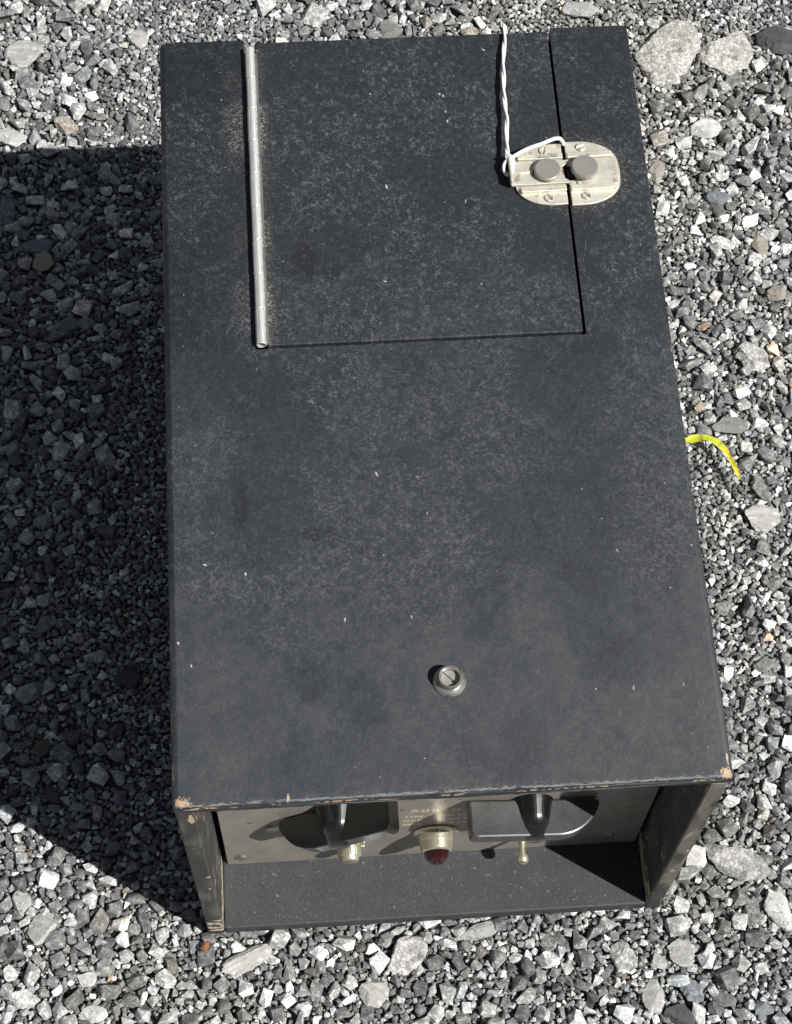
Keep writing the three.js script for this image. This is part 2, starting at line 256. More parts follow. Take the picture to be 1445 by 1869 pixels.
const flintGrain = colorTex(256, 256, (i, j, c) => { const q = fbm(i * 0.025, j * 0.025, 361, 5), b = 0.70 + 0.45 * (q - 0.5) + 0.5 * sstep(0.60, 0.66, fbm(i * 0.05 + 9, j * 0.05, 362, 3)) - 0.35 * sstep(0.95, 0.99, 1 - Math.abs(2 * fbm(i * 0.02, j * 0.03, 363, 3) - 1)); c[0] = b; c[1] = b; c[2] = b; });
const tones = { vp: [0.64, 0.625, 0.59, 1], pa: [0.54, 0.535, 0.52, 1], wh: [0.78, 0.775, 0.76, 1], gr: [0.30, 0.30, 0.295, 1], dk: [0.10, 0.10, 0.105, 0], bl: [0.27, 0.29, 0.32, 1], tn: [0.44, 0.40, 0.345, 1], pe: [0.62, 0.50, 0.38, 0], rs: [0.45, 0.17, 0.07, 0], br: [0.20, 0.165, 0.145, 1] };
const toneMat = {};
for (const k in tones) { const [r, g, b, crust] = tones[k]; toneMat[k] = [crust ? crustGrain : smoothGrain, layerGrain, flintGrain].map((map, v) => new THREE.MeshStandardMaterial({ color: new THREE.Color(r, g, b).multiplyScalar([1, 0.92, 0.84][v]), map, bumpMap: crustBump, bumpScale: [0.0006, 0.0004, 0.0003][v], roughness: [0.88, 0.8, 0.7][v] })); }

const STONES = [
  [0.1792, -0.3354, 44.7, 41.2, -0.1, 'vp', "largest pale rough stone just right of the box's back right corner"],
  [0.2135, -0.3329, 30.5, 33.8, 0.3, 'vp', "second large pale rough stone, right of the largest one near the back"],
  [0.2476, -0.3403, 31.6, 17.5, 0.0, 'dk', "smooth dark grey stone cut off by the right edge near the top"],
  [0.2160, -0.3148, 9.9, 18.7, 0.1, 'gr', "pale grooved wedge stone below the second large rough stone"],
  [0.1935, -0.2774, 18.2, 12.7, -0.2, 'wh', "jagged white stone right of the door latch"],
  [0.1954, -0.2285, 12.7, 9.9, 0.2, 'bl', "rounded blue-grey pebble to the right of the latch"],
  [0.1938, -0.1984, 13.9, 9.0, 0.5, 'wh', "elongated white chip lying below the blue-grey pebble"],
  [0.2149, -0.1951, 8.2, 15.7, 0.1, 'tn', "upright tan stone close to the right edge"],
  [0.2196, -0.1625, 10.0, 11.6, 0.0, 'tn', "pinkish tan rounded stone at the right edge below the tan one"],
  [0.2001, -0.1222, 22.0, 16.2, 0.0, 'pa', "pale ragged stone at the right, above the yellow blade"],
  [0.1819, -0.0796, 18.6, 11.6, -0.1, 'gr', "flat grey striped stone above the yellow-green blade"],
  [0.1653, -0.0894, 6.0, 6.2, 0.0, 'pe', "small peach pebble close to the box's right side"],
  [0.1932, -0.0409, 7.7, 16.5, -0.4, 'gr', "slim grey stone right of the yellow blade tip"],
  [0.1917, -0.0220, 18.2, 13.7, 0.1, 'pa', "pale grey blocky stone below the yellow blade at right"],
  [0.1802, 0.0611, 9.7, 7.9, 0.2, 'gr', "grey angular stone right of the box's lower half"],
  [0.1498, 0.1650, 30.4, 18.3, 0.45, 'pa', "large pale wedge stone right of the open front compartment"],
  [0.1322, 0.1617, 13.6, 12.2, 0.8, 'wh', "rough white stone touching the large wedge beside the open compartment"],
  [0.1688, 0.1880, 12.4, 21.2, -0.5, 'wh', "white-edged stone at the right edge below the large wedge"],
  [0.1557, 0.1886, 9.1, 14.1, 0.1, 'gr', "grey triangular stone below the large wedge"],
  [0.1180, 0.2070, 14.9, 13.8, 0.1, 'pa', "pale crusted stone below the right front corner"],
  [0.1068, 0.2111, 8.0, 9.0, 0.3, 'pa', "small pale blocky stone left of the crusted one"],
  [0.0899, 0.2080, 13.8, 14.8, 0.4, 'pa', "pale grey stone in front of the box, right of centre"],
  [0.1025, 0.2272, 10.5, 18.8, 0.1, 'pa', "tall rough pale stone near the bottom, right of centre"],
  [0.1135, 0.2367, 15.7, 11.9, 0.2, 'dk', "dark grey slab at the bottom, right of the tall rough stone"],
  [0.1211, 0.2267, 9.5, 12.0, -0.3, 'bl', "bluish white stone just above the dark grey slab"],
  [0.1552, 0.2371, 8.4, 10.4, 0.1, 'bl', "speckled bluish stone in the lower right corner"],
  [0.1375, 0.2308, 11.6, 6.8, 0.2, 'gr', "flat grey stone left of the speckled lower right one"],
  [-0.0163, 0.2016, 22.2, 15.8, -0.5, 'pa', "large pale slab in front of the box's bottom edge, left of centre"],
  [-0.0320, 0.2175, 12.6, 16.1, 0.6, 'pa', "pale pointed stone below the large slab"],
  [0.0201, 0.1915, 21.3, 8.0, -0.3, 'pa', "pale stone tucked against the box's front bottom edge"],
  [0.0536, 0.1986, 9.0, 8.0, 0.2, 'gr', "small grey stone in front of the box right of the tucked one"],
  [-0.0921, 0.1979, 22.1, 11.1, -0.4, 'pa', "pale flat stone in front of the box's left front corner"],
  [-0.1119, 0.1916, 3.2, 5.8, 0.2, 'rs', "tiny rust-orange chip at the box's left front corner"],
  [-0.1992, 0.2105, 15.6, 8.8, 0.1, 'wh', "white wedge stone near the left bottom corner"],
  [-0.1914, 0.1778, 12.1, 16.6, 0.5, 'pa', "pale oblong stone in sunlight at lower left"],
  [-0.2011, 0.1647, 8.5, 13.0, -0.2, 'pa', "pale stone left of the oblong one at lower left"],
  [-0.2060, 0.1976, 7.3, 7.3, 0.0, 'wh', "round white pebble at the left edge near the bottom"],
  [-0.1697, 0.2029, 10.4, 6.8, 0.1, 'wh', "white chip between the lower left corner and the box"],
  [-0.1665, 0.2197, 12.4, 7.7, 0.1, 'wh', "creamy white stone at the bottom left of the box"],
  [-0.1471, 0.1800, 6.3, 6.9, 0.2, 'gr', "grey cube-shaped stone in sunlight left of the box"],
  [-0.1943, -0.2047, 12.3, 13.9, 0.2, 'tn', "cream stone in the shadow at upper left"],
  [-0.2019, -0.2153, 19.8, 8.9, 0.05, 'bl', "long blue-grey stone above the cream one in the shadow"],
  [-0.1356, -0.2163, 7.5, 9.6, 0.2, 'pa', "pale triangular stone in the shadow close to the box"],
  [-0.1799, -0.1629, 14.0, 9.2, 0.1, 'bl', "mottled blue-grey stone in the shadow below the cream one"],
  [-0.1294, -0.2593, 13.9, 8.4, 0.3, 'bl', "bluish slab in the shadow touching the box's left side"],
  [-0.2166, -0.2399, 9.4, 20.3, 0.1, 'bl', "bluish stone at the left edge just inside the shadow"],
  [-0.1862, -0.1897, 8.0, 7.2, 0.1, 'pa', "small pale stone in the shadow under the cream one"],
  [-0.1484, 0.0510, 11.7, 11.9, 0.1, 'dk', "large dark grey stone in the shadow beside the lock end of the box"],
  [-0.1879, 0.1093, 7.6, 12.5, -0.4, 'dk', "oblong slate stone near the shadow's lower border"],
  [-0.1920, 0.0856, 7.7, 9.8, 0.3, 'br', "brownish stone in the shadow at left"],
  [-0.1737, 0.1166, 7.1, 5.1, 0.0, 'pa', "pale small stone near the shadow's slanted lower edge"],
  [-0.0325, -0.3731, 15.9, 16.7, 0.2, 'pa', "pale stone above the box near the top edge, left of centre"],
  [0.0116, -0.3610, 14.6, 14.1, 0.2, 'gr', "grey stone directly behind the box door"],
  [0.1296, -0.3686, 20.7, 10.9, 0.1, 'pa', "pale stone at the top edge behind the box's right strip"],
  [0.0603, -0.3553, 9.9, 9.9, 0.1, 'tn', "tan stone touching the back edge behind the door"],
  [-0.2078, -0.3520, 20.8, 16.3, 0.2, 'pa', "pale stone in sunlight at the top left"],
  [-0.2138, -0.2910, 17.8, 15.6, 0.2, 'wh', "bright white stone at the left just above the shadow"],
  [-0.1827, -0.2999, 14.7, 11.0, 0.1, 'tn', "dusty tan stone just above the shadow's upper border"],
  [-0.1400, -0.3601, 11.8, 12.3, 0.4, 'pa', "pale stone left of the box's back left corner"],
  [0.1614, -0.2494, 9.0, 13.9, 0.1, 'tn', "tan dusty stone against the box's right side by the latch"],
  [0.1630, 0.0279, 11.5, 8.1, 0.2, 'gr', "grey flat stone right of the box below the pale blocky one"],
];
function brokenStone(sx, sz, sy, seed, rough) { // a sphere cut by random planes, then roughened
  const r = rng(seed), planes = [];
  for (let i = 0; i < 9; i++) { const v = new THREE.Vector3(r() * 2 - 1, (r() * 2 - 1) * 0.9, r() * 2 - 1).normalize(); planes.push([v, 0.58 + 0.34 * r()]); }
  planes.push([new THREE.Vector3((r() - 0.5) * 0.5, 1, (r() - 0.5) * 0.5).normalize(), 0.50 + 0.15 * r()]);
  let g = new THREE.IcosahedronGeometry(1, sx > 0.02 ? 11 : 7); g.deleteAttribute('uv'); g.deleteAttribute('normal'); g = mergeVertices(g, 1e-5);
  const p = g.attributes.position, v = new THREE.Vector3(), off = r() * 50;
  for (let i = 0; i < p.count; i++) {
    v.fromBufferAttribute(p, i).normalize(); let d = 1.08; for (const [n, k] of planes) { const q = v.dot(n); if (q > 0.05) d = Math.min(d, k / q); }
    const nn = fbm(v.x * 3 + off, v.y * 3 + v.z * 4.3, 401, 3) - 0.5, n2 = fbm(v.x * 9 + off, v.z * 9 - v.y * 7, 402, 2) - 0.5;
    d *= 1 + rough * (0.22 * nn + 0.08 * n2); p.setXYZ(i, v.x * d * sx / 2, v.y * d * sy / 2, v.z * d * sz / 2);
  }
  g.computeVertexNormals(); g = toCreasedNormals(g, 0.45);
  return boxUV(g, 26);
}
const taken = [];
STONES.forEach(([x, z, w, d, a, tone, label], k) => {
  const sx = w / 1000, sz = d / 1000, sy = Math.min(sx, sz) * (tone === 'vp' ? 0.42 : 0.55);
  const tiny = tone === 'rs' || tone === 'pe';
  const m = mesh(k ? 'stone_' + String(k).padStart(3, '0') : 'stone', brokenStone(sx * 1.06, sz * 1.06, sy, 900 + k * 17, tones[tone][3] ? 1 : 0.6), toneMat[tone][tone === 'vp' ? 0 : (k * 7 + 3) % 3]);
  m.rotation.set(0.16 * Math.sin(k * 3.1), -a, 0.16 * Math.cos(k * 1.7)); m.position.set(x, tiny ? 0.0025 : tone === 'vp' ? -0.006 + sy * 0.16 : -0.0035 + sy * 0.18, z);
  m.userData = { label, category: 'stone', group: 'larger stones lying in the gravel' };
  taken.push([x, z, sx / 2, sz / 2, -a]);
});

{ // crushed gravel: many small angular stones, packed by size on a coarse occupancy grid
  const r = rng(4242), X0 = -0.62, X1 = 0.66, Z0 = -0.80, Z1 = 0.60, C = 0.0005, nx = Math.round((X1 - X0) / C), nz = Math.round((Z1 - Z0) / C), occ = new Uint8Array(nx * nz);
  const at = (x, z) => { const i = ((x - X0) / C) | 0, j = ((z - Z0) / C) | 0; return i < 0 || j < 0 || i >= nx || j >= nz ? 1 : occ[j * nx + i]; };
  const fillDisc = (x, z, rx, rz, a, v) => { const R = Math.max(rx, rz), ca = Math.cos(a), sa = Math.sin(a);
    for (let j = Math.max(0, ((z - R - Z0) / C) | 0); j <= Math.min(nz - 1, ((z + R - Z0) / C) | 0); j++) for (let i = Math.max(0, ((x - R - X0) / C) | 0); i <= Math.min(nx - 1, ((x + R - X0) / C) | 0); i++) {
      const dx = X0 + (i + 0.5) * C - x, dz = Z0 + (j + 0.5) * C - z, u = dx * ca - dz * sa, w = dx * sa + dz * ca; if ((u * u) / (rx * rx) + (w * w) / (rz * rz) < 1) occ[j * nx + i] = v; } };
  for (const [x, z, rx, rz, a] of taken) fillDisc(x, z, rx * 0.74, rz * 0.74, a, 1);
  for (let j = 0; j < nz; j++) for (let i = 0; i < nx; i++) { const x = X0 + i * C, z = Z0 + j * C; if (Math.abs(x) < XW - 0.012 && Math.abs(z) < ZF - 0.012) occ[j * nx + i] = 1; }
  const shapes = [], V = 14;
  for (let s = 0; s < V; s++) {
    const q = rng(5000 + s * 31), pts = [], n = 11 + Math.floor(q() * 8), fx = 0.68 + 0.62 * q(), fy = 0.55 + 0.3 * q();
    for (let i = 0; i < n; i++) { const v = new THREE.Vector3(q() * 2 - 1, q() * 2 - 1, q() * 2 - 1).normalize().multiplyScalar(0.78 + 0.3 * q()); pts.push(v.set(v.x * fx, v.y * fy, v.z / fx)); }
    shapes.push(boxUV(new ConvexGeometry(pts), 0.14));
  }
  const list = shapes.map(() => []);
  const inner = (x, z) => x > -0.31 && x < 0.35 && z > -0.46 && z < 0.31;
  const ring = []; for (let k = 0; k < 10; k++) ring.push([Math.cos(k * 0.6283), Math.sin(k * 0.6283)]);
  const colour = new THREE.Color(), q = new THREE.Quaternion(), e = new THREE.Euler(), M = new THREE.Matrix4(), P = new THREE.Vector3(), S = new THREE.Vector3();
  function pass(darts, r0, r1, tol, lift, onlyInner, pale) {
    for (let n = 0; n < darts; n++) {
      const x = X0 + (X1 - X0) * r(), z = Z0 + (Z1 - Z0) * r(); if (at(x, z) || (onlyInner && !inner(x, z))) continue;
      const coarse = fbm(x * 9 + 3, z * 9, 501, 2) + 0.22 * sstep(0.05, 0.2, z); let rad = r0 + (r1 - r0) * r() * r(); if (r1 > 0.0028 && r() > coarse * 2.2 - 0.72) continue;
      let hit = 0; for (const [cx, cz] of ring) hit += at(x + cx * rad * 0.81, z + cz * rad * 0.81); if (hit > tol) continue;
      fillDisc(x, z, rad * 0.81, rad * 0.81, 0, 1);
      e.set((r() - 0.5) * 1.4, r() * 6.283, (r() - 0.5) * 1.4); q.setFromEuler(e);
      const sy = rad * (0.85 + 0.4 * r()); let y = -0.0055 + lift + rad * 0.42 + 0.0022 * (fbm(x * 30, z * 30, 511, 2) - 0.5) + 0.0014 * (r() - 0.5);
      if (Math.abs(x) < XW + rad * 0.45 && Math.abs(z) < ZF + rad * 0.45) y = Math.min(y, -sy * 0.85 - 0.0004);
      P.set(x, y, z); { const sliver = r() < 0.16 ? 0.35 : 0; S.set(rad * (0.95 + 0.4 * r() + sliver), sy, rad * (0.95 + 0.35 * r() - sliver)); }; M.compose(P, q, S);
      const t = r() + pale; let b; if (t < 0.50) b = 0.11 + 0.12 * r(); else if (t < 0.76) b = 0.24 + 0.18 * r(); else if (t < 0.955) b = 0.40 + 0.2 * r(); else b = 0.64 + 0.25 * r();
      b *= 1.45; const warm = r(), dustier = sstep(0.5, 0.75, fbm(x * 7 + 20, z * 7, 521, 3)); 
      let cr = b * 0.985, cg = b, cb = b * 1.005; if (warm < 0.05) { cr = b * 1.06; cb = b * 0.93; } else if (warm > 0.95) { cr = b * 0.95; cb = b * 1.05; } else if (warm > 0.947) { cr = b * 1.35; cg = b * 1.0; cb = b * 0.7; }
      cr *= 1 + 0.06 * dustier; cg *= 1 + 0.04 * dustier; cb *= 1 - 0.01 * dustier;
      list[(r() * V) | 0].push([M.clone(), cr, cg, cb]);
    }
  }
  pass(30000, 0.0042, 0.0068, 1, 0.0004, false, 0.05);
  pass(130000, 0.0028, 0.0043, 1, 0.0004, false, 0.02);
  pass(420000, 0.0018, 0.0027, 2, 0.0003, false, 0.0);
  pass(1000000, 0.0012, 0.0018, 3, 0.0002, true, 0.0);
  pass(900000, 0.0008, 0.0012, 4, -0.0005, true, 0.02);
  const gravel = new THREE.Group(); gravel.name = 'gravel'; scene.add(gravel);
  gravel.userData = { kind: 'stuff', label: 'crushed grey gravel covering the ground around the box', category: 'gravel' };
  let total = 0;
  shapes.forEach((g, s) => {
    const im = new THREE.InstancedMesh(g, gravelMat, list[s].length); im.name = 'gravel_stones'; im.userData = { kind: 'stuff' }; im.castShadow = im.receiveShadow = true; total += list[s].length;
    list[s].forEach(([m, cr, cg, cb], k) => { im.setMatrixAt(k, m); im.setColorAt(k, colour.setRGB(cr, cg, cb)); }); gravel.add(im);
  });
  console.log('gravel stones', total);
}

// ------------------------------------------------------------------ the instrument box
const box = new THREE.Group(); box.name = 'instrument_box'; scene.add(box);
box.userData = { label: 'black painted wooden instrument box with a hinged top door and open front', category: 'instrument box' };
const RR = 0.0040; // rounding of the long top edges
const arc = (cx, cy, r, a0, a1, n) => Array.from({ length: n + 1 }, (_, k) => { const a = a0 + (a1 - a0) * k / n; return [cx + r * Math.cos(a), cy + r * Math.sin(a)]; });
const run = (x0, x1, y, n) => Array.from({ length: n - 1 }, (_, k) => [x0 + (x1 - x0) * (k + 1) / n, y]);
const Y0 = H - TB;
const profFull = i => [[-XW + i, Y0 + i], ...arc(-XW + RR, H - RR, RR - i, Math.PI, Math.PI / 2, 7), ...run(-XW + RR, XW - RR, H - i, 150), ...arc(XW - RR, H - RR, RR - i, Math.PI / 2, 0, 7), [XW - i, Y0 + i], ...run(XW - i, -XW + i, Y0 + i, 150)].reverse();
const profLeft = i => [[-XW + i, Y0 + i], ...arc(-XW + RR, H - RR, RR - i, Math.PI, Math.PI / 2, 7), [-0.0712 - i, H - i], [-0.0712 - i, Y0 + i]].reverse();
const profRight = i => [[0.0733 + i, Y0 + i], [0.0733 + i, H - i], ...arc(XW - RR, H - RR, RR - i, Math.PI / 2, 0, 7), [XW - i, Y0 + i]].reverse();
const backSt = e => [[ZB, 0.0011, e], [ZB + 0.0004, 0.0003, e], [ZB + 0.0014, 0, 0]];
const frontSt = [[ZF - 0.0030, 0, 0], [ZF - 0.0016, 0.00005, 0.5], [ZF - 0.0007, 0.0003, 1], [ZF - 0.0002, 0.0008, 1], [ZF, 0.0014, 0.7]];
const wear = (x, y, e) => [0, y > H - 0.003 ? -0.0006 * e * Math.pow(fbm(x * 700, 1, 601, 3), 2.5) * 2 : 0, -0.0008 * e * Math.pow(fbm(x * 420, y * 300, 602, 3), 2)];
const corner = (x, y, e) => [0, 0, 0];
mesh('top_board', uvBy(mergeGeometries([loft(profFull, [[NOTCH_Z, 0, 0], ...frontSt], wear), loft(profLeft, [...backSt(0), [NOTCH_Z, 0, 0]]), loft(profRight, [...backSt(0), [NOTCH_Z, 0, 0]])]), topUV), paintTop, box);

const wall = (name, g) => mesh(name, uvBy(g, wallUV), paintWall, box);
wall('side_wall', bx(-XW + 0.0006, -XW + TW, 0.0003, Y0 - 0.0001, ZB + 0.0005, ZF - 0.0004, 0.0012));
wall('side_wall', bx(XW - TW, XW - 0.0006, 0.0003, Y0 - 0.0001, ZB + 0.0005, ZF - 0.0004, 0.0012));
wall('back_wall', bx(-XW + TW + 0.0001, XW - TW - 0.0001, 0.0003, Y0 - 0.0001, ZB + 0.0006, ZB + 0.009, 0.0008));
wall('door_ledge', mergeGeometries([bx(-0.1012, 0.1012, Y0 - 0.006, Y0 - 0.0002, -0.024, -0.012), bx(-0.080, -0.062, Y0 - 0.006, Y0 - 0.0002, ZB + 0.0095, -0.0242), bx(0.067, 0.080, Y0 - 0.006, Y0 - 0.0002, ZB + 0.0095, -0.0242)]));
mesh('floor_board', boxUV(bx(-XW + TW + 0.0001, XW - TW - 0.0001, 0, 0.0092, ZB + 0.0095, ZF - 0.0006, 0.0012), 1 / 0.21), paintFloor, box);

{ // lid door in the top with its hinge
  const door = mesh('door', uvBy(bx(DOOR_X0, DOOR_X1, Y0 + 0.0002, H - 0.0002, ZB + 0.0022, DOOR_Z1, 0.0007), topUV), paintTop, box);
  const n = 9, z0 = -0.1783, z1 = -0.0180, len = (z1 - z0) / n, ro = 0.0023, ri = 0.0017, hx = -0.0685, hy = H + 0.0022;
  const hinge = new THREE.Group(); hinge.name = 'hinge'; box.add(hinge);
  const tube = boxUV(lathe([[ri, 0], [ro - 0.0003, 0], [ro, 0.0003], [ro, len - 0.0008], [ro - 0.0003, len - 0.0005], [ri, len - 0.0005], [ri, 0]], 28).rotateX(Math.PI / 2), 1);
  for (let k = 0; k < n; k++) { const m = mesh('knuckle', tube, steel, hinge); m.position.set(hx + (k % 2 ? 0.00008 : -0.00004), hy + (k % 2 ? 0.00006 : 0), z0 + k * len); }
  const pin = lathe([[0, 0], [ri - 0.00005, 0], [ri - 0.00005, z1 - z0 - 0.0070], [0, z1 - z0 - 0.0070]], 16).rotateX(Math.PI / 2); pin.translate(hx, hy, z0 + 0.0004); mesh('hinge_pin', boxUV(pin, 1), steel, hinge);
  mesh('hinge_leaf', boxUV(bx(-0.0671, -0.0651, H - 0.0004, H + 0.0004, z0 + 0.001, z1 - 0.002, 0.0001), 1), lockSteel, hinge);
}
{ // sliding catch across the slit: half on the door, half on the right strip (built flat in x,y then laid down)
  const cx = SLIT, cz = -0.1018;
  const catchGroup = new THREE.Group(); catchGroup.name = 'door_catch'; box.add(catchGroup); catchGroup.position.set(cx, H, cz); catchGroup.rotation.y = 0.012;
  const lay = g => boxUV(g.rotateX(-Math.PI / 2), 1);
  const half = (s, gap, reach, hh) => { const S = new THREE.Shape(); S.moveTo(s * gap, -hh); S.lineTo(s * (gap + 0.0065), -hh); S.bezierCurveTo(s * (gap + 0.0150), -hh + 0.0004, s * (reach - 0.0012), -0.0125, s * reach, -0.0062); S.lineTo(s * (reach + 0.0006), 0); S.lineTo(s * reach, 0.0062); S.bezierCurveTo(s * (reach - 0.0012), 0.0125, s * (gap + 0.0150), hh - 0.0004, s * (gap + 0.0065), hh); S.lineTo(s * gap, hh); if (s > 0) { S.lineTo(gap, 0.0042); S.lineTo(gap + 0.0034, 0.0036); S.lineTo(gap + 0.0034, -0.0036); S.lineTo(gap, -0.0042); } S.closePath(); return S; };
  mesh('strike_plate', lay(extr(half(1, 0.0010, 0.0242, 0.0172), 0.0012)), nickel, catchGroup);
  mesh('bolt_plate', lay(extr(half(-1, 0.0007, 0.0236, 0.0165), 0.0012)), nickel, catchGroup);
  const rail = (x0, x1, z, w, y1) => mesh('guide_rail', boxUV(bx(x0, x1, 0.0008, y1, z - w / 2, z + w / 2, 0.0005), 1), nickel, catchGroup);
  for (const z of [-0.0088, 0.0088]) { rail(0.0011, 0.0218, z, 0.0030, 0.0031); rail(-0.0216, -0.0008, z, 0.0030, 0.0031); }
  mesh('strike_cover', boxUV(bx(0.0046, 0.0232, 0.0010, 0.0021, -0.0070, 0.0070, 0.0003), 1), nickel, catchGroup);
  const B = new THREE.Shape(); B.moveTo(-0.0256, -0.0064); B.lineTo(0.0022, -0.0062); B.lineTo(-0.0018, -0.0028); B.lineTo(-0.0018, 0.0024); B.lineTo(0.0030, 0.0062); B.lineTo(-0.0256, 0.0062); B.closePath();
  const slot = new THREE.Path(); slot.moveTo(-0.0160, -0.0016); slot.lineTo(-0.0090, -0.0016); slot.lineTo(-0.0090, 0.0016); slot.lineTo(-0.0150, 0.0016); slot.closePath(); B.holes.push(slot);
  const bolt = mesh('bolt', lay(extr(B, 0.0014)), nickel, catchGroup); bolt.position.y = 0.0016;
  mesh('bolt_tab', boxUV(bx(-0.0263, -0.0252, 0.0012, 0.0052, -0.0060, 0.0062, 0.0004), 1), nickel, bolt);
  mesh('bolt_rib', boxUV(bx(-0.0250, -0.0165, 0.0013, 0.0020, -0.0012, 0.0002, 0.0003), 1), nickel, bolt);
  const knob = (x, z, y, r, h) => { const m = mesh('finger_button', boxUV(creased(lathe([[0.0028, 0], [0.0030, h * 0.35], [r - 0.0003, h * 0.4], [r, h * 0.5], [r, h * 0.82], [r - 0.0006, h], [0, h + 0.0001]], 36)), 1), buttonMetal, catchGroup); m.position.set(x, y, z); };
  knob(-0.0090, 0.0004, 0.0028, 0.0060, 0.0036); knob(0.0080, 0.0002, 0.0020, 0.0062, 0.0050);
  const screwHead = r => { const S = new THREE.Shape(); S.absarc(0, 0, r, 0.2, Math.PI - 0.2, false); S.closePath(); const g1 = extr(S, 0.0010, 0.00035, 10), S2 = new THREE.Shape(); S2.absarc(0, 0, r, Math.PI + 0.2, 2 * Math.PI - 0.2, false); S2.closePath(); const g2 = extr(S2, 0.0010, 0.00035, 10), g3 = new THREE.CylinderGeometry(r * 0.93, r * 0.95, 0.0004, 20).toNonIndexed(); g3.rotateX(Math.PI / 2); g3.translate(0, 0, 0.0002); return mergeGeometries([g1, g2, g3]); };
  for (const [x, z, a] of [[-0.0090, -0.0127, 1.3], [0.0080, -0.0135, 0.4], [-0.0092, 0.0130, 2.2], [0.0079, 0.0128, 2.3]]) { const m = mesh('screw', lay(screwHead(0.0021)), nickel, catchGroup); m.position.set(x, 0.0011, z); m.rotation.y = a; }
}
{ // slotted screw sunk in a collar, near the front of the top
  const lock = new THREE.Group(); lock.name = 'collar_screw'; lock.position.set(0.0013, H, 0.1397); box.add(lock);
  mesh('flange', boxUV(creased(lathe([[0.0040, 0], [0.0066, 0], [0.0067, 0.0006], [0.0058, 0.0017], [0.0048, 0.0019], [0.0040, 0.0019]], 44)), 1), lockSteel, lock);
  mesh('collar', boxUV(creased(lathe([[0.0038, 0.0005], [0.0048, 0.0005], [0.0049, 0.0052], [0.0046, 0.0058], [0.0042, 0.0058], [0.0039, 0.0053], [0.0038, 0.0005]], 44)), 1), lockSteel, lock);
  const S1 = new THREE.Shape(); S1.absarc(0, 0, 0.0037, 0.12, Math.PI - 0.12, false); S1.closePath(); const S2 = new THREE.Shape(); S2.absarc(0, 0, 0.0037, Math.PI + 0.12, 2 * Math.PI - 0.12, false); S2.closePath();
  const base = new THREE.CylinderGeometry(0.0037, 0.0037, 0.0010, 30).toNonIndexed(); base.rotateX(Math.PI / 2); base.translate(0, 0, -0.0003);
  const sc = mesh('slotted_screw', boxUV(mergeGeometries([extr(S1, 0.0012, 0.0002, 16), extr(S2, 0.0012, 0.0002, 16), base]).rotateX(-Math.PI / 2), 1), buttonMetal, lock); sc.position.y = 0.0018; sc.rotation.y = -0.8;
}
